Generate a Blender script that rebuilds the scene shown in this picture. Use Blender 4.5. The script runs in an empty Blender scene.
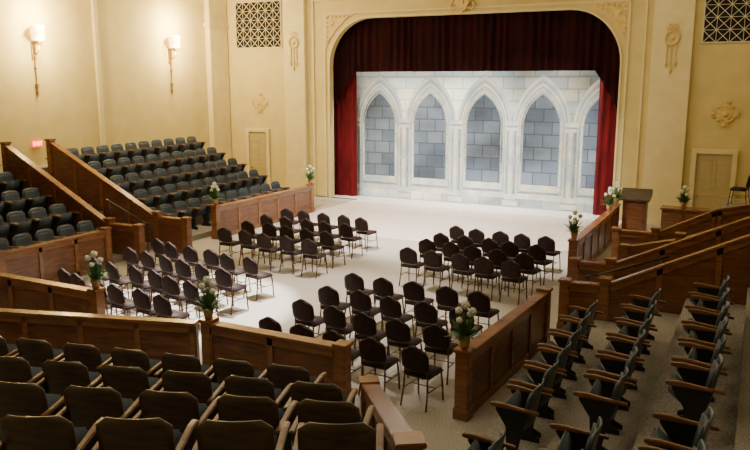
import bpy, bmesh, math, random
from mathutils import Vector, Matrix, Euler
random.seed(7)
S=bpy.context.scene
COL=S.collection

# ---------------------------------------------------------------- materials
def newmat(name):
    m=bpy.data.materials.new(name); m.use_nodes=True
    nt=m.node_tree; b=nt.nodes['Principled BSDF']
    return m,nt,b
def plain(name,col,rough=.6,metal=0,emit=None,es=0):
    m,nt,b=newmat(name)
    b.inputs['Base Color'].default_value=(*col,1)
    b.inputs['Roughness'].default_value=rough
    b.inputs['Metallic'].default_value=metal
    if emit:
        b.inputs['Emission Color'].default_value=(*emit,1); b.inputs['Emission Strength'].default_value=es
    n=nt.nodes.new('ShaderNodeTexNoise'); n.inputs['Scale'].default_value=40
    bp=nt.nodes.new('ShaderNodeBump'); bp.inputs['Strength'].default_value=.08; bp.inputs['Distance'].default_value=.01
    nt.links.new(n.outputs['Fac'],bp.inputs['Height']); nt.links.new(bp.outputs['Normal'],b.inputs['Normal'])
    return m
def noisy(name,c1,c2,scale=(10,10,10),nscale=1.0,rough=.6,detail=6,lo=.35,hi=.65,bump=.1,spec=.5):
    m,nt,b=newmat(name)
    tc=nt.nodes.new('ShaderNodeTexCoord'); mp=nt.nodes.new('ShaderNodeMapping'); mp.inputs['Scale'].default_value=scale
    n=nt.nodes.new('ShaderNodeTexNoise'); n.inputs['Scale'].default_value=nscale; n.inputs['Detail'].default_value=detail
    r=nt.nodes.new('ShaderNodeValToRGB'); r.color_ramp.elements[0].position=lo; r.color_ramp.elements[1].position=hi
    r.color_ramp.elements[0].color=(*c1,1); r.color_ramp.elements[1].color=(*c2,1)
    nt.links.new(tc.outputs['Object'],mp.inputs['Vector']); nt.links.new(mp.outputs['Vector'],n.inputs['Vector'])
    nt.links.new(n.outputs['Fac'],r.inputs['Fac']); nt.links.new(r.outputs['Color'],b.inputs['Base Color'])
    bp=nt.nodes.new('ShaderNodeBump'); bp.inputs['Strength'].default_value=bump; bp.inputs['Distance'].default_value=.01
    nt.links.new(n.outputs['Fac'],bp.inputs['Height']); nt.links.new(bp.outputs['Normal'],b.inputs['Normal'])
    b.inputs['Roughness'].default_value=rough
    b.inputs['Specular IOR Level'].default_value=spec
    return m
M={}
M['wall']=noisy('cream_plaster',(.56,.455,.18),(.61,.505,.215),(1,1,1),2,.75)
M['trim']=noisy('cream_trim',(.64,.54,.26),(.69,.59,.31),(1,1,1),3,.6)
M['lattice']=noisy('pale_lattice',(.55,.50,.34),(.62,.56,.40),(1,1,1),3,.6)
M['gold']=noisy('gilded_plaster',(.52,.37,.11),(.66,.50,.19),(1,1,1),12,.5)
M['ceil']=plain('ceiling_paint',(.65,.58,.45),.8)
M['carpet']=noisy('speckled_carpet',(.18,.165,.145),(.36,.33,.29),(1,1,1),55,.95,3,.38,.64,.3,.2)
M['floor']=noisy('speckled_pale_carpet',(.28,.25,.22),(.46,.42,.37),(1,1,1),50,.85,3,.38,.64,.1,.3)
M['stagefloor']=noisy('pale_stage_floor',(.56,.48,.42),(.64,.56,.50),(1,1,1),6,.6,3,.38,.62,.05)
M['wood']=noisy('walnut_wood',(.080,.026,.010),(.21,.080,.028),(2.0,2.0,14),1.4,.33,5,.3,.7,.05)
M['woodcap']=noisy('walnut_cap',(.15,.058,.022),(.27,.115,.042),(1.2,1.2,8),2,.24,5,.3,.7,.03)
M['arm']=noisy('oak_arm',(.12,.058,.025),(.21,.105,.045),(4,2,4),4,.4)
M['shell']=noisy('dark_ply',(.036,.026,.020),(.090,.060,.040),(3,3,18),1.2,.34,5,.3,.7,.04)
M['slate']=noisy('slate_back',(.038,.055,.075),(.070,.092,.12),(3,3,3),3,.42)
M['blue']=noisy('slate_blue_cloth',(.030,.045,.063),(.06,.08,.105),(1,1,1),60,.7)
M['iron']=plain('dark_iron',(.02,.02,.022),.5,.3)
M['chaircloth']=noisy('dark_brown_vinyl',(.016,.008,.007),(.038,.019,.016),(1,1,1),30,.6,6,.35,.65,.1,.22)
M['chairframe']=plain('bronze_metal',(.10,.05,.03),.35,.5)
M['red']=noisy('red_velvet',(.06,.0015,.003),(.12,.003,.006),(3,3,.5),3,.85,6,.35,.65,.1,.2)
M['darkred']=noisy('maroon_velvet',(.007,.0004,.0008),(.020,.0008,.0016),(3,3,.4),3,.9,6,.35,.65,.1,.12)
M['black']=plain('black_masking',(.006,.006,.007),.9)
M['dark']=plain('dark_void',(.004,.003,.003),.95)
M['brass']=plain('aged_brass',(.45,.27,.09),.35,.8)
M['shade']=plain('glowing_shade',(.9,.7,.4),.6,0,(1,.64,.26),7)
M['copper']=plain('copper_pot',(.50,.27,.14),.4,.4)
M['leaf']=noisy('green_leaf',(.03,.09,.02),(.09,.20,.05),(1,1,1),20,.6)
M['petal']=noisy('white_petal',(.52,.55,.46),(.72,.73,.64),(1,1,1),20,.6)
M['exit']=plain('exit_red',(.6,.02,.01),.5,0,(1,.10,.03),18)
M['exitbox']=plain('exit_box',(.25,.08,.05),.5,0,(1,.16,.05),1.6)
M['doorwood']=noisy('cream_door',(.42,.34,.15),(.48,.39,.18),(1,1,6),2,.5)
def brick(name,c1,c2,mortar,bw,bh,ms=.018,rough=.8,mixf=.9):
    m,nt,b=newmat(name)
    tc=nt.nodes.new('ShaderNodeTexCoord'); sp=nt.nodes.new('ShaderNodeSeparateXYZ'); cb=nt.nodes.new('ShaderNodeCombineXYZ')
    nt.links.new(tc.outputs['Object'],sp.inputs[0]); nt.links.new(sp.outputs['X'],cb.inputs['X']); nt.links.new(sp.outputs['Z'],cb.inputs['Y'])
    br=nt.nodes.new('ShaderNodeTexBrick'); br.inputs['Scale'].default_value=1
    br.inputs['Brick Width'].default_value=bw; br.inputs['Row Height'].default_value=bh
    br.inputs['Mortar Size'].default_value=ms; br.inputs['Mortar Smooth'].default_value=1
    br.inputs['Color1'].default_value=(*c1,1); br.inputs['Color2'].default_value=(*c2,1); br.inputs['Mortar'].default_value=(*mortar,1)
    n=nt.nodes.new('ShaderNodeTexNoise'); n.inputs['Scale'].default_value=2.0; n.inputs['Detail'].default_value=8
    r=nt.nodes.new('ShaderNodeMapRange'); r.inputs['From Min'].default_value=.3; r.inputs['From Max'].default_value=.7; r.inputs['To Min'].default_value=.05; r.inputs['To Max'].default_value=.95
    mx=nt.nodes.new('ShaderNodeMix'); mx.data_type='RGBA'; mx.blend_type='OVERLAY'; mx.inputs['Factor'].default_value=mixf
    nt.links.new(cb.outputs[0],br.inputs['Vector']); nt.links.new(br.outputs['Color'],mx.inputs['A'])
    nt.links.new(n.outputs['Fac'],r.inputs['Value']); nt.links.new(r.outputs['Result'],mx.inputs['B'])
    nt.links.new(mx.outputs['Result'],b.inputs['Base Color']); b.inputs['Roughness'].default_value=rough
    return m
M['stone']=brick('painted_pale_stone',(.36,.43,.46),(.58,.55,.43),(.24,.28,.29),.75,.42,.03)
M['stoneblue']=brick('painted_blue_stone',(.065,.090,.135),(.14,.175,.22),(.035,.05,.08),.62,.44,.035)
M['stonelight']=noisy('painted_light_moulding',(.34,.41,.44),(.64,.58,.43),(1,1,1),2.2,.8)
M['stonemid']=noisy('painted_mid_moulding',(.26,.32,.36),(.44,.42,.34),(1,1,1),2.2,.8)
M['stoneline']=noisy('painted_shadow_line',(.16,.20,.24),(.28,.29,.28),(1,1,1),4,.8)

# ---------------------------------------------------------------- mesh helpers
class MB:
    def __init__(s): s.v=[]; s.f=[]; s.m=[]
    def add(s,vs,fs,mi=0,mat=None):
        o=len(s.v)
        for p in vs:
            p=Vector(p)
            if mat is not None: p=mat@p
            s.v.append(p)
        for f in fs: s.f.append([i+o for i in f]); s.m.append(mi)
    def box(s,c,d,mi=0,mat=None):
        x,y,z=c; a,b,e=d[0]/2,d[1]/2,d[2]/2
        vs=[(x+i*a,y+j*b,z+k*e) for i in(-1,1) for j in(-1,1) for k in(-1,1)]
        s.add(vs,[(0,1,3,2),(4,6,7,5),(0,4,5,1),(2,3,7,6),(0,2,6,4),(1,5,7,3)],mi,mat)
    def prism(s,pts,t,mi=0,mat=None):
        n=len(pts); t=Vector(t)
        vs=[Vector(p) for p in pts]+[Vector(p)+t for p in pts]
        fs=[list(range(n))[::-1],list(range(n,2*n))]+[[i,(i+1)%n,n+(i+1)%n,n+i] for i in range(n)]
        s.add(vs,fs,mi,mat)
    def tube(s,p0,p1,r0,r1=None,n=8,mi=0):
        if r1 is None:r1=r0
        p0=Vector(p0);p1=Vector(p1);d=(p1-p0).normalized()
        a=d.orthogonal().normalized();b=d.cross(a)
        vs=[]
        for p,r in((p0,r0),(p1,r1)):
            for i in range(n):
                t=2*math.pi*i/n; vs.append(p+a*math.cos(t)*r+b*math.sin(t)*r)
        fs=[[i,(i+1)%n,n+(i+1)%n,n+i] for i in range(n)]+[list(range(n))[::-1],list(range(n,2*n))]
        s.add(vs,fs,mi)
    def path(s,pts,r,n=8,mi=0):
        for a,b in zip(pts[:-1],pts[1:]): s.tube(a,b,r,r,n,mi)
    def lathe(s,prof,c=(0,0,0),n=16,mi=0):
        vs=[];c=Vector(c)
        for r,z in prof:
            for i in range(n):
                t=2*math.pi*i/n; vs.append(c+Vector((r*math.cos(t),r*math.sin(t),z)))
        fs=[]
        for k in range(len(prof)-1):
            for i in range(n): fs.append([k*n+i,k*n+(i+1)%n,(k+1)*n+(i+1)%n,(k+1)*n+i])
        fs.append(list(range(n))[::-1]); fs.append([(len(prof)-1)*n+i for i in range(n)])
        s.add(vs,fs,mi)
    def mesh(s,name,mats,bevel=0,smooth=False):
        me=bpy.data.meshes.new(name); me.from_pydata([tuple(v) for v in s.v],[],s.f)
        for m in mats: me.materials.append(m)
        for p,mi in zip(me.polygons,s.m): p.material_index=mi
        bm=bmesh.new(); bm.from_mesh(me)
        bmesh.ops.recalc_face_normals(bm,faces=bm.faces)
        if bevel: bmesh.ops.bevel(bm,geom=bm.edges[:],offset=bevel,segments=2,affect='EDGES',clamp_overlap=True)
        bm.to_mesh(me); bm.free()
        if smooth:
            for p in me.polygons:p.use_smooth=True
        return me
    def obj(s,name,mats,bevel=0,smooth=False,parent=None,loc=None):
        if not isinstance(mats,(list,tuple)): mats=[mats]
        o=bpy.data.objects.new(name,s.mesh(name,mats,bevel,smooth)); COL.objects.link(o)
        if parent: o.parent=parent
        if loc: o.location=loc
        return o
def empty(name,loc=(0,0,0),rot=0,label=None,cat=None,group=None):
    e=bpy.data.objects.new(name,None); e.empty_display_size=.1; COL.objects.link(e)
    e.location=loc; e.rotation_euler=(0,0,rot)
    if label:e['label']=label
    if cat:e['category']=cat
    if group:e['group']=group
    return e
def tag(o,label,cat,group=None):
    o['label']=label;o['category']=cat
    if group:o['group']=group
    return o
def struct(o,label=None):
    o['kind']='structure'
    if label:o['label']=label
    return o
def dup(root,kids,loc,rot,label=None,group=None,fold=None):
    r=root.copy(); COL.objects.link(r); r.location=loc; r.rotation_euler=(0,0,rot)
    if label:r['label']=label
    if group:r['group']=group
    for k in kids:
        c=k.copy(); c.parent=r; COL.objects.link(c)
        if fold is not None and k.name.startswith('seat_cushion'): c.rotation_euler=(math.radians(fold),0,0)
    return r
def panel(mb,w,z0,z1,y,tilt,curve,th,rnd=.08,nx=8,nz=7,mi=0,crown=0):
    front=[];back=[]
    for j in range(nz+1):
        t=j/nz
        for i in range(nx+1):
            s=i/nx*2-1
            z=z0+(z1-z0)*t
            zz=z+crown*(1-s*s)*t
            wid=w/2
            top=z1-z
            if top<rnd: wid-= rnd-math.sqrt(max(0,rnd*rnd-(rnd-top)**2))
            bot=z-z0
            if bot<rnd*.5:
                q=rnd*.5; wid-= q-math.sqrt(max(0,q*q-(q-bot)**2))
            x=s*wid
            yy=y-(z-z0)*tilt - curve*(1-s*s)
            front.append((x,yy+th/2,zz)); back.append((x,yy-th/2,zz))
    n=(nx+1)*(nz+1); vs=front+back; fs=[]
    W=nx+1
    for j in range(nz):
        for i in range(nx):
            a=j*W+i; fs.append((a,a+1,a+W+1,a+W)); fs.append((n+a,n+a+W,n+a+W+1,n+a+1))
    for j in range(nz):
        a=j*W; fs.append((a,a+W,n+a+W,n+a)); a=j*W+nx; fs.append((a,n+a,n+a+W,a+W))
    for i in range(nx):
        a=i; fs.append((a,n+a,n+a+1,a+1)); a=nz*W+i; fs.append((a,a+1,n+a+1,n+a))
    mb.add(vs,fs,mi)

# ---------------------------------------------------------------- room shell
YW=25.0; XL=-11.1; XR=10.2; YB=-3.5; ZC=9.0
OL,OR,OT=-6.15,4.42,6.72; RC=1.7
mb=MB(); mb.box(((XL+XR)/2,(YB+30)/2,-.1),(XR-XL+1,30-YB+1,.2)); struct(mb.obj('floor',M['floor']),'pale speckled carpet hall floor')
mb=MB(); mb.prism([(-9.6,24.98,0),(-4.95,24.98,0),(-4.95,20.4,0)]+[(-.05+4.9*math.sin(t*math.pi/24),20.4-1.4*math.cos(t*math.pi/24),0) for t in range(-11,12)]+[(4.85,20.4,0),(4.85,24.98,0)],(0,0,.03))
mb.box((-.8,26.2,.015),(12,2.4,.03))
struct(mb.obj('floor_stage',M['stagefloor']),'pale bow-fronted stage floor')
mb=MB(); mb.box(((XL+XR)/2,(YB+30)/2,ZC+.1),(XR-XL+1,30-YB+1,.2)); struct(mb.obj('ceiling',M['ceil']))
mb=MB(); mb.box((XL-.15,(YB+YW)/2,ZC/2),(.3,YW-YB,ZC))
struct(mb.obj('wall_left',M['wall']),'cream plaster side wall')
mb=MB(); mb.box((XR+.15,(YB+YW)/2,ZC/2),(.3,YW-YB,ZC)); struct(mb.obj('wall_right',M['wall']))
mb=MB(); mb.box(((XL+XR)/2,YB-.15,ZC/2),(XR-XL+.6,.3,ZC)); struct(mb.obj('wall_rear',M['wall']))
def arch(l,r,top,rad,n=10,z0=0):
    p=[(l,z0)]
    for i in range(n+1):
        a=math.pi-i/n*math.pi/2; p.append((l+rad+rad*math.cos(a),top-rad+rad*math.sin(a)))
    for i in range(n+1):
        a=math.pi/2-i/n*math.pi/2; p.append((r-rad+rad*math.cos(a),top-rad+rad*math.sin(a)))
    p.append((r,z0)); return p
op=arch(OL,OR,OT,RC)
poly=[(XL-.3,0)]+op+[(XR+.3,0),(XR+.3,ZC),(XL-.3,ZC)]
mb=MB(); mb.prism([(x,YW,z) for x,z in poly],(0,.25,0)); struct(mb.obj('wall_front',M['wall']),'cream wall with arched stage opening')
def band(o1,w,y,d,mat,name,z0=0):
    l,r,t,rad=o1
    A=arch(l,r,t,rad); B=arch(l-w,r+w,t+w,rad+w)
    mb=MB(); n=len(A)
    vs=[(x,y,z) for x,z in A]+[(x,y,z) for x,z in B]+[(x,y-d,z) for x,z in A]+[(x,y-d,z) for x,z in B]
    fs=[]
    for i in range(n-1):
        fs+= [(i,i+1,n+i+1,n+i),(2*n+i,3*n+i,3*n+i+1,2*n+i+1),(i,2*n+i,2*n+i+1,i+1),(n+i,n+i+1,3*n+i+1,3*n+i)]
    for e in(0,n-1): fs.append((e,n+e,3*n+e,2*n+e))
    mb.add(vs,fs); return struct(mb.obj(name,mat))
band((OL,OR,OT,RC),.06,YW-.001,.04,M['trim'],'trim_1')
mb=MB(); fx0,fx1,fz=OL-.20,OR+.20,OT+.20
for w,o,d in((.06,0,.05),(.05,.5,.06)):
    mb.box((fx0-o,YW-d/2,(fz+o)/2),(w,d,fz+o)); mb.box((fx1+o,YW-d/2,(fz+o)/2),(w,d,fz+o)); mb.box(((fx0+fx1)/2,YW-d/2,fz+o),(fx1-fx0+2*o+w,d,w))
struct(mb.obj('trim_2',M['trim']))
def pil(x0,x1,name):
    mb=MB(); mb.box(((x0+x1)/2,YW-.09,ZC/2),(x1-x0,.18,ZC-.02)); mb.box(((x0+x1)/2,YW-.10,.35),(x1-x0+.1,.24,.7))
    struct(mb.obj(name,M['trim'],.01),'flat cream plaster pilaster')
pil(-8.1,-7.16,'trim_3'); pil(5.35,6.5,'trim_4')
mb=MB(); mb.box((XL+.12,24.4,ZC/2),(.24,1.1,ZC-.02)); struct(mb.obj('trim_5',M['trim'],.01))
mb=MB(); mb.box((XL+.06,18.3,ZC/2),(.12,.16,ZC-.02)); struct(mb.obj('trim_6',M['trim'],.01))
mb=MB(); mb.box((XL+.12,24.4,6.6),(.34,1.25,.14));mb.box((XL+.12,24.4,6.9),(.3,1.18,.06)); struct(mb.obj('trim_7',M['trim'],.01))
mb=MB(); mb.box((-9.6,YW-.03,.15),(2.9,.06,.3)); struct(mb.obj('baseboard_front',M['trim']))
def door(x0,x1,h,name):
    e=MB(); w=x1-x0; cx=(x0+x1)/2
    e.box((cx,YW-.015,h/2),(w,.03,h-.01))
    for zc,zh in((.6,.8),(1.65,.95)):
        for s in(-1,1):
            for dx,dz,ww,hh in((0,zh/2,w*.34,.03),(0,-zh/2,w*.34,.03),(w*.17,0,.03,zh),(-w*.17,0,.03,zh)):
                e.box((cx+s*w*.23+dx,YW-.036,zc+dz),(ww,.014,hh))
    o=struct(e.obj(name,M['doorwood']),'cream panelled door')
    f=MB()
    for xx in(x0-.07,x1+.07): f.box((xx,YW-.05,h/2),(.14,.10,h))
    f.box((cx,YW-.05,h+.07),(w+.28,.10,.14)); f.obj('door_frame',M['trim'],0,False,o)
    k=MB(); k.tube((x0+.1,YW-.03,1.02),(x0+.1,YW-.11,1.02),.03,.035,10); k.obj('knob',M['brass'],0,True,o)
door(-9.95,-9.1,2.45,'door_1'); door(6.85,7.85,2.3,'door_2')
def grille(x0,x1,z0,z1,label):
    g=MB(); g.box(((x0+x1)/2,YW-.01,(z0+z1)/2),(x1-x0,.02,z1-z0))
    root=g.obj('wall_grille',M['dark']); tag(root,label,'grille','wall grilles')
    f=MB()
    for z in(z0,z1): f.box(((x0+x1)/2,YW-.03,z),(x1-x0+.08,.03,.035))
    for x in(x0,x1): f.box((x,YW-.03,(z0+z1)/2),(.035,.03,z1-z0))
    f.obj('frame',M['lattice'],0,False,root)
    l=MB(); n=6; cw=(x1-x0)/n; nz=int(round((z1-z0)/cw)); ch=(z1-z0)/nz
    for i in range(n):
        for j in range(nz):
            cx=x0+cw*(i+.5); cz=z0+ch*(j+.5)
            for s in(-1,1):
                a=math.atan2(ch*s,cw); L=math.hypot(cw,ch)
                mt=Matrix.Translation((cx,YW-.028,cz))@Matrix.Rotation(-a,4,'Y')
                l.box((0,0,0),(L,.006,.018),0,mt)
    for i in range(1,n): l.box((x0+cw*i,YW-.03,(z0+z1)/2),(.013,.006,z1-z0))
    for j in range(1,nz): l.box(((x0+x1)/2,YW-.03,z0+ch*j),(x1-x0,.006,.013))
    l.obj('lattice',M['lattice'],0,False,root)
grille(-10.45,-8.3,5.75,7.5,'dark square wall grille with cream lattice')
grille(6.75,8.95,5.6,7.4,'dark square wall grille with cream lattice')
def medallion(x,z,label):
    m=MB(); y=YW-.002
    m.box((x,y-.02,z),(.46,.04,.46)); m.tube((x,y-.04,z),(x,y-.07,z),.19,.17,20); m.tube((x,y-.06,z),(x,y-.11,z),.10,.05,16)
    for k in range(4):
        b=k*math.pi/2; c_,s_=math.cos(b),math.sin(b)
        m.box((x+.26*c_,y-.025,z+.26*s_),(.18,.05,.18)); m.box((x+.35*c_,y-.02,z+.35*s_),(.08+.16*abs(s_),.04,.08+.16*abs(c_)))
        m.tube((x+.33*c_,y-.04,z+.33*s_),(x+.33*c_,y-.08,z+.33*s_),.05,.03,10)
        a=b+math.pi/4; m.tube((x+.27*math.cos(a),y-.03,z+.27*math.sin(a)),(x+.27*math.cos(a),y-.07,z+.27*math.sin(a)),.045,.02,8)
    tag(m.obj('plaster_medallion',M['gold']),label,'wall ornament','wall medallions')
medallion(-9.4,3.6,'cream cross shaped plaster medallion on the wall'); medallion(7.55,3.5,'cream cross shaped plaster medallion on the wall')
def drop(x,z):
    m=MB(); y=YW-.18
    pts=[(x+.2*math.cos(t*math.pi/8),y-.03,z+.2*math.sin(t*math.pi/8)) for t in range(17)]
    m.path(pts,.035,8); m.tube((x,y,z),(x,y-.06,z),.09,.05,14)
    m.box((x,y-.02,z+.3),(.34,.05,.07)); m.box((x,y-.02,z+.38),(.22,.05,.07))
    for s in(-1,0,1):
        L=.75 if s==0 else .55
        m.box((x+s*.13,y-.02,z-.2-L/2),(.035,.04,L)); 
        m.tube((x+s*.13,y-.02,z-.2-L),(x+s*.13,y-.02,z-.33-L),.05,.015,8)
    tag(m.obj('plaster_ornament',M['gold'],0),'ring shaped plaster ornament with hanging tassels on the pilaster','wall ornament','pilaster ornaments')
drop(-7.63,5.9); drop(5.92,5.75)
def corner(x,s):
    m=MB(); y=YW-.005; z=fz-.03
    m.prism([(x,y,z),(x+s*1.25,y,z),(x+s*.85,y,z-.22),(x+s*.52,y,z-.52),(x+s*.22,y,z-.85),(x,y,z-1.25)],(0,-.04,0))
    for k in range(6):
        t=k/5; 
        m.tube((x+s*(.12+.85*t),y-.04,z-.09),(x+s*(.12+.85*t),y-.08,z-.09),.06,.03,10)
        m.tube((x+s*.09,y-.04,z-.12-.85*t),(x+s*.09,y-.08,z-.12-.85*t),.06,.03,10)
    m.tube((x+s*.30,y-.04,z-.30),(x+s*.30,y-.10,z-.30),.14,.06,14)
    tag(m.obj('corner_ornament',M['gold'],0),'gilded leafy plaster ornament at the corner of the stage arch','wall ornament','arch corner ornaments')
corner(fx0+.03,1); corner(fx1-.03,-1)
m=MB(); cx=(OL+OR)/2; y=YW-.02; z=7.1
m.prism([(cx-.22,y,z+.3),(cx+.22,y,z+.3),(cx+.25,y,z),(cx+.14,y,z-.22),(cx,y,z-.34),(cx-.14,y,z-.22),(cx-.25,y,z)],(0,-.14,0))
for k in range(9):
    a=math.pi*k/8; m.tube((cx+.30*math.cos(a),y,z+.1+.3*math.sin(a)),(cx+.30*math.cos(a),y-.12,z+.1+.3*math.sin(a)),.08,.04,10)
for s in(-1,1):
    m.path([(cx+s*.2,y-.06,z-.15),(cx+s*.36,y-.06,z-.22),(cx+s*.42,y-.06,z-.08),(cx+s*.36,y-.06,z)],.035,8)
m.tube((cx,y-.1,z+.02),(cx,y-.2,z+.02),.12,.05,14)
tag(m.obj('plaster_crest',M['gold'],0),'gilded crest over the middle of the stage arch','wall ornament')

# stage house
mb=MB(); mb.box((-.85,27.6,4.5),(14,.2,9)); struct(mb.obj('wall_stage',M['black']))
for nm,x in(('wall_wing_1',-7.6),('wall_wing_2',6.0)):
    mb=MB(); mb.box((x,26.45,4.5),(.2,2.1,9)); struct(mb.obj(nm,M['black']))
# ------------- painted backdrop
def parch(cx,w,zs,za,z0,n=10):
    p=[(cx-w/2,z0)]
    h=za-zs
    for i in range(n+1):
        t=i/n; a=t*math.pi/3
        x=cx+w/2-w*math.cos(a); z=zs+math.sin(a)*h/math.sin(math.pi/3); p.append((x,z))
    for i in range(n-1,-1,-1):
        t=i/n; a=t*math.pi/3
        x=cx-w/2+w*math.cos(a); z=zs+math.sin(a)*h/math.sin(math.pi/3); p.append((x,z))
    p.append((cx+w/2,z0)); return p
BX0,BX1,BH=-5.6,4.05,4.85
YD=25.84
mb=MB(); mb.box(((BX0+BX1)/2,YD,BH/2),(BX1-BX0,.02,BH))
def clipx(p): return [(min(max(x,BX0),BX1),z) for x,z in p]
def flat(p,k,mi): mb.add([(x,YD-.012-.002*k,z) for x,z in clipx(p)],[list(range(len(p)))],mi)
for cx in(-4.45,-2.37,-.29,1.79,3.87):
    flat(parch(cx,2.00,2.95,4.70,.35),1,4)
    flat(parch(cx,1.96,2.95,4.66,.35),2,2)
    flat(parch(cx,1.87,2.95,4.57,.45),3,4)
    flat(parch(cx,1.78,2.95,4.48,.45),4,3)
    flat(parch(cx,1.74,2.95,4.44,.45),5,4)
    flat(parch(cx,1.68,2.95,4.38,.45),6,2)
    flat(parch(cx,1.60,2.93,4.30,.55),7,3)
    flat(parch(cx,1.56,2.93,4.26,.60),8,4)
    flat(parch(cx,1.44,2.90,4.14,.70),9,0)
    flat(parch(cx,1.32,2.90,4.06,.82),10,3)
    flat(parch(cx,1.26,2.90,4.00,.88),11,1)
    flat([(cx-.70,.64),(cx-.63,.88),(cx+.63,.88),(cx+.70,.64)],12,2)
    flat([(cx-.70,.58),(cx-.70,.64),(cx+.70,.64),(cx+.70,.58)],12,3)
for cx in(-5.49,-3.41,-1.33,.75,2.83,3.99):
    for a,b,mi in((-.15,-.12,3),(-.12,-.07,4),(-.07,.03,2),(.03,.09,4),(.09,.15,3)):
        flat([(cx+a,.45),(cx+a,2.75),(cx+b,2.75),(cx+b,.45)],13,mi)
    for w,z0,z1,k,mi in((.38,2.75,2.86,14,2),(.34,2.86,2.92,14,3),(.50,2.92,3.08,14,2),(.50,2.90,2.925,15,3),(.40,.3,.5,14,2),(.54,.08,.3,14,2),(.54,.27,.31,15,3),(.34,1.6,1.66,14,4)):
        flat([(cx-w/2,z0),(cx-w/2,z1),(cx+w/2,z1),(cx+w/2,z0)],k,mi)
flat([(BX0,0),(BX0,.06),(BX1,.06),(BX1,0)],16,4)
o=mb.obj('stage_backdrop',[M['stone'],M['stoneblue'],M['stonelight'],M['stoneline'],M['stonemid']])
tag(o,'painted canvas backdrop of gothic stone arches hanging behind the stage opening','backdrop')
# ------------- curtains
def curtain(x0,x1,z0,z1,y,amp,wl,mat,label,name='stage_curtain',shade_drop=0):
    m=MB(); n=int((x1-x0)/wl*10); vs=[];W=n+1; rows=10
    for j in range(rows+1):
        for i in range(n+1):
            x=x0+(x1-x0)*i/n; 
            zb=z0-shade_drop*max(0,abs(x+.85)-4.45)  # hem lowered towards the sides, dark cloth standing in for shade
            z=zb+(z1-zb)*j/rows
            ph=2*math.pi*(x-x0)/wl+1.0*math.sin(x*2.1)+.6*math.sin(x*5.3+z*.5)
            am=amp*(.6+.4*math.sin(x*3.7+1))
            vs.append((x,y+am*math.sin(ph)+amp*.4*math.sin(ph*.37+z*.4),z))
    fs=[(j*W+i,j*W+i+1,(j+1)*W+i+1,(j+1)*W+i) for j in range(rows) for i in range(n)]
    m.add(vs,fs); o=m.obj(name,mat,0,True); tag(o,label,'curtain'); return o
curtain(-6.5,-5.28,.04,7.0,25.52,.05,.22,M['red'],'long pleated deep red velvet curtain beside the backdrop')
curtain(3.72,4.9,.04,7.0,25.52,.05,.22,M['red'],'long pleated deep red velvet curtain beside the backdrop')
curtain(-6.6,5.1,4.80,7.1,25.36,.05,.28,M['darkred'],'dark maroon velvet valance across the top of the stage','stage_valance',1.6)  # real valance; its lowered side ends imitate the shaded tops of the curtains

# ---------------------------------------------------------------- wood parapets
def parapet(pts,label,posts=(True,True),th=.11,capw=.2,group=None,name='wooden_parapet',mid=False):
    root=empty(name,(pts[0][0],pts[0][1],pts[0][2]),0,label,'railing',group)
    o=Vector(root.location)
    P=MB();C=MB();
    for a,b in zip(pts[:-1],pts[1:]):
        A=Vector((a[0],a[1],0))-Vector((o.x,o.y,0));B=Vector((b[0],b[1],0))-Vector((o.x,o.y,0))
        d=(B-A); L=d.length; d.normalize(); nrm=Vector((-d.y,d.x,0))
        za,zb,ta,tb=a[2]-o.z,b[2]-o.z,a[3]-o.z,b[3]-o.z
        def q(s,z): return Vector((A.x+d.x*s,A.y+d.y*s,z))
        P.prism([q(0,za)-nrm*th/2,q(L,zb)-nrm*th/2,q(L,tb-.05)-nrm*th/2,q(0,ta-.05)-nrm*th/2],nrm*th)
        n=max(1,int(round(L/.95)))
        for side in(-1,1):
            off=nrm*side*(th/2+.012)-nrm*.012
            for k in range(n+1):
                s=min(max(k*L/n,.06),L-.06); f=lambda s,lo:(za+(zb-za)*s/L) if lo else (ta-.05+(tb-ta)*s/L)
                s0,s1=s-.045,s+.045
                P.prism([q(s0,f(s0,1)+.005)+off,q(s1,f(s1,1)+.005)+off,q(s1,f(s1,0)-.005)+off,q(s0,f(s0,0)-.005)+off],nrm*.024,1)
            P.prism([q(.01,za+.01)+off,q(L-.01,zb+.01)+off,q(L-.01,zb+.13)+off,q(.01,za+.13)+off],nrm*.022,1)
            P.prism([q(.01,ta-.16)+off,q(L-.01,tb-.16)+off,q(L-.01,tb-.055)+off,q(.01,ta-.055)+off],nrm*.022,1)
        C.prism([q(-.0,ta-.05)-nrm*capw/2,q(L,tb-.05)-nrm*capw/2,q(L,tb)-nrm*capw/2,q(0,ta)-nrm*capw/2],nrm*capw)
    P.obj('panel',[M['wood'],M['woodcap']],0,False,root); C.obj('cap_rail',M['woodcap'],.008,False,root)
    pl=[]
    if posts[0]: pl.append((pts[0],pts[1]))
    if posts[1]: pl.append((pts[-1],pts[-2]))
    if mid: pl.append((pts[1],pts[0]))
    for p,qq in pl:
        d=(Vector((qq[0],qq[1],0))-Vector((p[0],p[1],0))).normalized()
        ang=math.atan2(d.y,d.x)
        m=MB(); mt=Matrix.Translation((p[0]-o.x,p[1]-o.y,0))@Matrix.Rotation(ang,4,'Z')
        h=p[3]-p[2]+(.08 if p is pts[1] and mid else 0); b=p[2]-o.z
        m.box((0,0,b+h/2),(.17,.19,h),0,mt); m.box((0,0,b+.08),(.20,.22,.16),0,mt); m.box((0,0,b+h+.02),(.22,.24,.05),0,mt)
        m.obj('post',M['woodcap'],.008,False,root)
    return root
W='walnut panelled parapet '
parapet([(-5.2,16.8,0,.95),(-5.1,21.8,0,.95)],W+'with post ends in front of the side seats')
parapet([(-5.4,10.0,0,.95),(-5.4,12.9,0,.95)],W+'in front of the side seats by the aisle')
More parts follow.
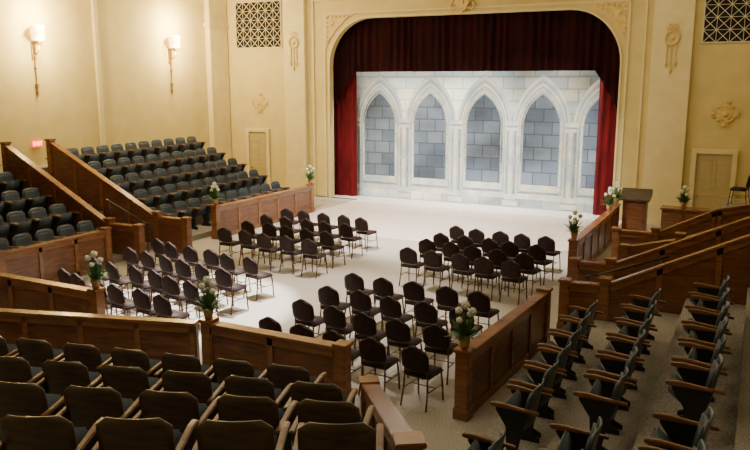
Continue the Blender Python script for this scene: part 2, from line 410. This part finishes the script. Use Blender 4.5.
parapet([(5.0,16.7,0,.95),(5.0,22.2,0,.95)],W+'running toward the lectern')
parapet([(5.25,9.0,0,.95),(5.45,12.4,0,.95)],W+'with light end post beside the banquet chairs')
parapet([(-4.6,8.9,0,.95),(-1.4,8.9,0,.95)],W+'with a flower pot on its end post')
parapet([(1.4,8.45,0,.95),(3.7,8.45,0,.95)],W+'behind the last row of banquet chairs')
parapet([(-6,6.2,0,.95),(1.25,8.36,0,.95)],'long dark walnut parapet before the tiered rear seats',(False,False),.09,.18)
parapet([(4.6,7.5,0,.95),(6.3,4.9,.5,1.75)],'sloping walnut stair parapet with broad cap rail')
SL='sloping walnut parapet with newel posts along the side stairs'
parapet([(-4.7,15.0,0,.92),(-5.7,15.0,0,.92),(-9.6,15.0,1.4,2.8)],SL,mid=True)
parapet([(-5.1,13.7,0,.92),(-6.1,13.7,0,.92),(-9.8,13.7,1.5,2.8)],SL,mid=True)
parapet([(5.4,15.0,0,.92),(6.1,15.0,0,.92),(9.9,15.0,1.5,2.75)],SL,mid=True)
parapet([(5.6,13.3,0,.92),(6.3,13.3,0,.95),(9.9,13.3,1.3,2.75)],SL,mid=True)
parapet([(5.6,18.7,0,.92),(6.5,18.7,0,.92),(7.8,18.7,.6,1.6),(9.9,18.7,1.2,2.1)],'stepped walnut parapet beside the raised landing',mid=True)
parapet([(6.1,16.8,0,.92),(7.2,16.8,.4,1.2),(9.9,16.8,1.2,2.3)],'stepped walnut parapet beside the raised landing',mid=True)
def handrail(x,y,s):
    r=empty('handrail',(x,y,0),0,'slim dark curved metal handrail at the foot of the side stairs','handrail','stair handrails')
    m=MB(); P_=[(0,0,.60)]+[(0+s*.10*math.sin(t*math.pi/6)*1.0,0,.72-.12*math.cos(t*math.pi/6)) for t in range(1,6)]+[(s*.25,0,.88),(s*1.5,0,1.38)]
    m.path(P_,.018,8); m.obj('rail',M['iron'],0,True,r)
    for dx,z0,z1 in((.12,0,.80),(1.4,.52,1.34)):
        m=MB(); m.tube((s*dx,0,z0),(s*dx,0,z1),.014); m.obj('baluster',M['iron'],0,True,r)
handrail(-5.35,14.35,-1); handrail(5.75,14.15,1)

# ---------------------------------------------------------------- risers
def riser(boxes,label,mat='carpet'):
    m=MB()
    for x0,x1,y0,y1,z in boxes: m.box(((x0+x1)/2,(y0+y1)/2,z/2+.001),(abs(x1-x0),abs(y1-y0),z))
    o=m.obj('floor_riser',M[mat]); struct(o,label); return o
T=.95
def ltier(i): return (-5.6-T*i, .15+.36*i)
bx=[]
for i in range(6):
    x,z=ltier(i); x1=max(x-T,XL+.01)
    if x1<x: bx.append((x1,x,15.12,22.6,z))
riser(bx,'carpeted tiers under side seats')
bx=[]
for i in range(6):
    x,z=ltier(i); x1=max(x-T,XL+.01)
    if x1<x: bx.append((x1,x,6.5,13.6,z))
riser(bx,'carpeted tiers under side seats')
riser([(-5.9-.42*i-.42 if i<11 else XL+.01,-5.9-.42*i,13.8,14.9,.18*(i+1)) for i in range(11)],'carpeted side stairs')
riser([(6.1+.42*i,6.1+.42*i+.42,13.4,14.9,.17*(i+1)) for i in range(9)],'carpeted side stairs')
RT=[(5.85,6.75,.3),(6.75,7.65,.6),(7.65,8.55,.9),(8.55,9.45,1.2),(9.45,XR-.01,1.5)]
riser([(a,b,.15 if a>6 else 5.4,13.2,z) for a,b,z in RT],'carpeted tiers under side seats')
riser([(5.75+T*i,min(5.75+T*(i+1),XR-.01),15.12,22.0,.15+.36*i) for i in range(5)],'carpeted tiers under side seats')
ROWS=[(3.92,6.95,.45,12,9),(4.85,6.02,.77,15,8),(5.52,5.10,1.09,19,6),(6.08,4.20,1.41,24,4)]
m=MB()
for ex,ey,z,an,n in ROWS:
    a=math.radians(an); d=Vector((math.cos(a),math.sin(a),0)); nn=Vector((-d.y,d.x,0))
    R=Vector((ex,ey,0))+d*.40+nn*.36; t=(R.x+6)/d.x; L=R-d*t
    Lm=L if L.y>.2 else R-d*((R.y-.2)/d.y)
    pts=[R,Lm]
    if L.y>.2: pts.append(Vector((-6,.15,0)))
    pts.append(Vector((R.x+.1,.15,0)))
    m.prism([(p.x,p.y,.001) for p in pts],(0,0,z))
m.box((2.1,(YB+.15)/2,1.35),(16.1,.14-YB-.01,2.7))
struct(m.obj('floor_riser',M['carpet']),'carpeted tiers under the rear seats')

# ---------------------------------------------------------------- theatre seat
def theatre_seat(back,lab,w=1.0,rnd=.05,cv=.035,h=.90):
    r=empty('theater_seat',(0,0,0),0,lab,'seat','theater seats')
    ks=[]
    m=MB(); panel(m,.50*w,.36,h,-.14,.20,cv,.016,rnd,10,9,0,.015); ks.append(m.obj('back_shell',back,0,True,r))
    m=MB(); panel(m,.45*w,.44,h-.06,-.155,.20,cv-.005,.03,rnd); ks.append(m.obj('backrest_cushion',M['blue'],0,True,r))
    ks[-1].location=(0,.022,0)
    m=MB(); m.box((0,.15,0),(.45*w,.30,.055)); k=m.obj('seat_cushion',M['blue'],.022,True,r); k.location=(0,-.03,.36); k.rotation_euler=(math.radians(74),0,0); ks.append(k)
    for s in(-1,1):
        m=MB(); x=s*.272*w
        prof=[(-.20,0),(.12,0),(.12,.05),(.02,.10),(.04,.40),(.16,.58),(.16,.61),(-.22,.61),(-.16,.40),(-.10,.10),(-.20,.05)]
        m.prism([(x-.012,y,z) for y,z in prof],(.024,0,0)); ks.append(m.obj('side_stand',M['iron'],0,False,r))
        m=MB(); m.prism([(x-.025,y,z) for y,z in[(-.33,.60),(-.1,.61),(.19,.61),(.23,.625),(.22,.655),(.1,.665),(-.1,.645),(-.33,.63)]],(.05,0,0))
        ks.append(m.obj('armrest',M['arm'],.008,False,r))
    return [r,ks,True]
SIDE=theatre_seat(M['slate'],'fixed theater seat with slate blue back and oak armrests',1.0,.06,.04,.85)
REAR=theatre_seat(M['shell'],'fixed theater seat with dark brown plywood back and oak armrests',1.04,.08,.06,.88)
def seat(T_,x,y,z,rot,label,group,fold=None):
    if T_[2]:
        r=T_[0]; r.location=(x,y,z); r.rotation_euler=(0,0,rot); T_[2]=False; r['label']=label; r['group']=group; return
    dup(T_[0],T_[1],(x,y,z),rot,label,group,fold)
P=.61
for i in range(5):
    x,z=ltier(i)
    for k in range(11):
        seat(SIDE,x-.60,15.5+P*k+.04*i,z,-math.pi/2,'fixed theater seat with slate blue upholstery on a side tier','side tier theater seats')
for i in range(5):
    x,z=ltier(i)
    for k in range(6):
        seat(SIDE,x-.60,13.2-P*k,z,-math.pi/2,'fixed theater seat with slate blue upholstery beside the stairs','side tier theater seats')
PR=.70
for i,(xx,z,n,y0) in enumerate([(6.30,.3,8,11.4),(7.20,.6,10,11.4),(8.10,.9,11,11.4),(9.0,1.2,7,11.4)]):
    for k in range(n):
        y=y0-PR*k
        if 6.9<y<7.6: continue
        seat(SIDE,xx-.006*(y-8)**2,y,z,math.pi/2-.015*(y-8)+random.uniform(-.04,.04),'fixed theater seat with oak armrests facing the hall center','hall side theater seats',random.choice([72,66,60,74,40]))
PP=.68
for ex,ey,z,an,n in ROWS:
    a=math.radians(an)
    for k in range(n):
        seat(REAR,ex-PP*k*math.cos(a),ey-PP*k*math.sin(a),z,a+random.uniform(-.04,.04),'fixed theater seat with dark brown plywood back facing the stage','rear tier theater seats',random.choice([74,72,66]))

# ---------------------------------------------------------------- banquet chair
def banquet():
    r=empty('banquet_chair',(0,0,0),0,'dark brown banquet chair with rounded back and bronze metal legs','chair','banquet chairs on the hall floor')
    ks=[]
    m=MB(); m.box((0,.0,.465),(.44,.42,.07)); ks.append(m.obj('seat',M['chaircloth'],.025,True,r))
    m=MB(); panel(m,.42,.54,.88,-.205,.16,.03,.045,.13,8,9,0,.04); ks.append(m.obj('backrest',M['chaircloth'],0,True,r))
    for s in(-1,1):
        m=MB(); m.path([(s*.185,.18,.44),(s*.20,.20,.22),(s*.205,.215,0)],.014,8); ks.append(m.obj('leg',M['chairframe'],0,True,r))
        m=MB(); m.path([(s*.205,-.27,0),(s*.195,-.215,.25),(s*.185,-.20,.45),(s*.175,-.215,.62)],.014,8); ks.append(m.obj('leg',M['chairframe'],0,True,r))
    m=MB(); 
    for s in(-1,1): m.tube((s*.2,-.22,.25),(s*.2,.2,.25),.008)
    m.tube((-.2,0,.25),(.2,0,.25),.008)
    ks.append(m.obj('stretcher',M['chairframe'],0,True,r))
    return r,ks
BR,BK=banquet()
blocks=[((-3.1,14.6),(-.55,14.36),(-.76,17.4),0),((-2.75,9.7),(-.38,9.3),(-.73,12.28),-1),((1.97,9.16),(4.5,9.0),(4.4,11.94),0),((1.9,14.65),(4.26,14.4),(4.3,17.1),0)]
ft=True
for nl,nr,fr,i0 in blocks:
    nl,nr,fr=map(Vector,(nl,nr,fr))
    for j in range(4):
        for i in range(i0,5):
            p=nl+(nr-nl)*i/4+(fr-nr)*j/3
            rot=math.atan2((nr-nl).y,(nr-nl).x)+random.uniform(-.09,.09)
            x=p.x+random.uniform(-.04,.04)-math.sin(rot)*.25;y=p.y+random.uniform(-.06,.06)+math.cos(rot)*.25
            if ft: BR.location=(x,y,0);BR.rotation_euler=(0,0,rot);ft=False
            else: dup(BR,BK,(x,y,0),rot)

# ---------------------------------------------------------------- flowers
def flowers():
    r=empty('flower_arrangement',(0,0,0),0,'white flower bouquet in a small copper pot on a post','flowers','white flower arrangements')
    ks=[]
    m=MB(); m.lathe([(.045,0),(.06,.02),(.075,.10),(.085,.17),(.078,.17),(.06,.12)]); ks.append(m.obj('pot',M['copper'],0,True,r))
    m=MB(); rnd=random.Random(3)
    for k in range(120):
        a=rnd.uniform(0,6.28);e=rnd.uniform(.1,1.45);L=rnd.uniform(.15,.42)
        b=Vector((rnd.uniform(-.03,.03),rnd.uniform(-.03,.03),.15)); d=Vector((math.cos(a)*math.cos(e)*.8,math.sin(a)*math.cos(e)*.8,math.sin(e)))
        sd=d.cross(Vector((0,0,1))).normalized()*rnd.uniform(.012,.026); mid=b+d*L*.6; tip=b+d*L+Vector((0,0,-.05*math.cos(e)))
        m.add([b,mid-sd,tip,mid+sd],[(0,1,2,3)])
    BL=((0,0,.60,.065),(-.10,.03,.50,.055),(.11,-.02,.53,.058),(.03,.11,.44,.05),(-.04,-.10,.41,.05))
    for px,py,pz,R in BL: m.tube((0,0,.12),(px,py,pz),.006,.004,5)
    ks.append(m.obj('foliage',M['leaf'],0,False,r))
    for px,py,pz,R in BL:
        m=MB()
        for q in range(16):
            z=1-2*(q+.5)/16; t=q*2.4; rr=math.sqrt(1-z*z); c=Vector((px+R*.6*rr*math.cos(t),py+R*.6*rr*math.sin(t),pz+R*.6*z))
            m.lathe([(R*.15,-R*.34),(R*.36,-R*.15),(R*.40,.05*R),(R*.25,R*.28),(R*.05,R*.36)],c,7)
        ks.append(m.obj('bloom',M['petal'],0,True,r))
    return r,ks
FR,FK=flowers()
spots=[(5.25,9.0,.995),(-1.4,8.9,.995),(1.4,8.45,.995),(5.0,16.7,.995),(-5.2,16.8,.995),(-5.1,21.8,.995),(5.0,22.2,.995),(6.75,22.9,.895)]
FR.location=spots[0]
for s in spots[1:-1]: dup(FR,FK,s,random.uniform(0,6))
dup(FR,FK,spots[-1],1,'white flower bouquet in a copper pot on the walnut cabinet')
dup(FR,FK,(4.98,21.2,.951),2,'white flower bouquet in a copper pot on the parapet rail')
# lectern
r=empty('lectern',(5.45,22.8,0),math.radians(180),'dark wooden lectern with slanted reading top','lectern')
m=MB(); m.box((0,0,.05),(.78,.5,.1)); m.box((0,0,.6),(.66,.38,1.02)); m.obj('body',M['wood'],.01,False,r)
m=MB(); m.prism([(-.42,-.30,1.36),(-.42,.28,1.1),(-.42,.28,1.05),(-.42,-.30,1.14)],(.84,0,0)); m.obj('top',M['shell'],.006,False,r)
m=MB(); m.box((0,.2,.6),(.54,.02,.8)); m.obj('front_panel',M['wood'],.006,False,r)
r=empty('wooden_cabinet',(6.8,22.9,0),0,'low walnut cabinet beside the lectern','cabinet')
m=MB(); m.box((0,0,.42),(1.2,.5,.84)); m.obj('body',M['wood'],.01,False,r)
m=MB(); m.box((0,0,.87),(1.3,.58,.05)); m.obj('top',M['woodcap'],.008,False,r)
for s in(-1,1):
    m=MB(); m.box((s*.3,-.26,.42),(.52,.02,.68)); m.obj('door',M['woodcap'],.008,False,r)
m=MB(); m.box((8.6,22.7,.55),(1.7,1.35,1.1)); struct(m.obj('floor_landing',M['carpet']),'carpeted raised landing near the door')
dup(BR,BK,(8.15,22.7,1.101),math.radians(80),'dark chair standing on the raised landing by the wall','chairs on the landing')
r=empty('side_table',(8.95,22.6,1.101),0,'small dark square table on the raised landing','table')
m=MB(); m.box((0,0,.62),(.6,.5,.05)); m.obj('table_top',M['shell'],.008,False,r)
for sx in(-1,1):
    for sy in(-1,1):
        m=MB(); m.tube((sx*.25,sy*.2,0),(sx*.25,sy*.2,.6),.02); m.obj('leg',M['iron'],0,False,r)

# ---------------------------------------------------------------- sconces
def sconce(y):
    r=empty('wall_sconce',(XL,y,5.6),0,'brass wall sconce with glowing amber shade and long arrow stem','wall lamp','brass wall sconces')
    m=MB(); m.lathe([(.12,.05),(.18,.07),(.19,.25),(.20,.47),(.18,.49)],(.26,0,0),18); m.obj('lamp_shade',M['shade'],0,True,r)
    m=MB(); m.box((.02,0,-.25),(.04,.16,.55)); m.path([(.03,0,-.3),(.16,0,-.34),(.26,0,-.2),(.26,0,.02)],.018); m.lathe([(.03,-.08),(.09,-.02),(.13,.05)],(.26,0,0),14); m.tube((.26,0,0),(.26,0,.52),.012); m.lathe([(.03,0),(.02,.06),(.005,.10)],(.26,0,.49),10)
    m.obj('bracket',M['brass'],0,False,r)
    m=MB(); m.tube((.05,0,-.4),(.05,0,-1.45),.018); m.tube((.05,0,-1.45),(.05,0,-1.62),.05,.005,8); 
    for zz in(-.75,-1.2): m.lathe([(.02,-.04),(.05,0),(.02,.04)],(.05,0,zz),10)
    for s in(-1,1): m.path([(.05,0,-1.15),(.05,s*.07,-1.25),(.05,s*.02,-1.38)],.012,6)
    m.obj('stem',M['brass'],0,False,r)
    for zz,pw in((.85,620),(-.15,240)):
        l=bpy.data.lights.new('sconce_bulb','POINT'); l.energy=pw; l.color=(1,.76,.36); l.shadow_soft_size=.08
        o=bpy.data.objects.new('sconce_bulb',l); COL.objects.link(o); o.parent=r; o.location=(.7,0,zz)
sconce(15.9); sconce(21.8)
r=MB(); r.box((XL+.06,15.7,2.6),(.08,.34,.20)); ro=r.obj('exit_sign',M['exitbox'],.006); tag(ro,'lit red exit sign on the cream wall','sign')
c=bpy.data.curves.new('exit_text','FONT'); c.body='EXIT'; c.size=.17; c.align_x='CENTER'; c.align_y='CENTER'; c.extrude=.004
to=bpy.data.objects.new('exit_letters',c); COL.objects.link(to); c.materials.append(M['exit'])
dg=bpy.context.evaluated_depsgraph_get(); me=bpy.data.meshes.new_from_object(to.evaluated_get(dg)); bpy.data.objects.remove(to)
t=bpy.data.objects.new('letters',me); COL.objects.link(t); t.parent=ro
t.matrix_world=Matrix.Translation((XL+.107,15.7,2.6))@Euler((math.pi/2,0,math.pi/2)).to_matrix().to_4x4()

# ---------------------------------------------------------------- lights
def area(loc,rot,size,en,col,sy=None,name='ceiling_light',spread=180):
    l=bpy.data.lights.new(name,'AREA'); l.energy=en;l.color=col;l.size=size;l.spread=math.radians(spread)
    if sy: l.shape='RECTANGLE'; l.size_y=sy
    o=bpy.data.objects.new(name,l); COL.objects.link(o); o.location=loc; o.rotation_euler=[math.radians(a) for a in rot]
    return o
def spot(loc,tgt,en,ang,col,blend=.5,soft=.2):
    l=bpy.data.lights.new('stage_spot','SPOT'); l.energy=en;l.color=col;l.spot_size=math.radians(ang);l.spot_blend=blend;l.shadow_soft_size=soft
    o=bpy.data.objects.new('stage_spot',l); COL.objects.link(o); o.location=loc
    o.rotation_euler=(Vector(tgt)-Vector(loc)).to_track_quat('-Z','Y').to_euler()
warm=(1,.87,.58)
area((-1,15,8.8),(0,0,0),8,430,warm,8)
area((-6,20,8.8),(0,0,0),5,330,warm,5)
area((6,21,8.8),(0,0,0),4,120,warm,5)
area((3,5,8.8),(0,0,0),7,280,warm,5)
# stage lights
for lx,tx in((-4.5,-3.2),(-.8,-.8),(3,1.8)):
    spot((lx,18,8.6),(tx,25.8,1.5),6200,37,(1,.98,.92),.8)
area((-.75,25.60,6.2),(-14,0,0),9.0,700,(.84,.94,1),.08,'stage_batten')
spot((-6.5,20,8.4),(-5.7,25.4,.9),900,24,(1,.9,.8),.7)
spot((-2,13,8.7),(-1.9,11.2,0),16500,36,(1,.97,.92),.35,.06)
spot((1,15,8.7),(.6,12.0,0),5200,58,(1,.93,.85),.8,.08)
spot((-2.5,15,8.7),(-2.3,20.2,0),8600,56,(1,.95,.9),.7)
spot((3,15,8.7),(1.8,20.2,0),8600,56,(1,.95,.9),.7)
w=bpy.data.worlds.new('w'); S.world=w; w.use_nodes=True
w.node_tree.nodes['Background'].inputs[0].default_value=(.6,.5,.4,1); w.node_tree.nodes['Background'].inputs[1].default_value=.05

# ---------------------------------------------------------------- camera
cd=bpy.data.cameras.new('camera'); cam=bpy.data.objects.new('camera',cd); COL.objects.link(cam)
cd.sensor_width=36; cd.lens=36
cam.location=(8.5,0,4.5); cam.rotation_euler=(math.radians(90-10.94),0,math.radians(27))
cd.clip_start=.05; S.camera=cam
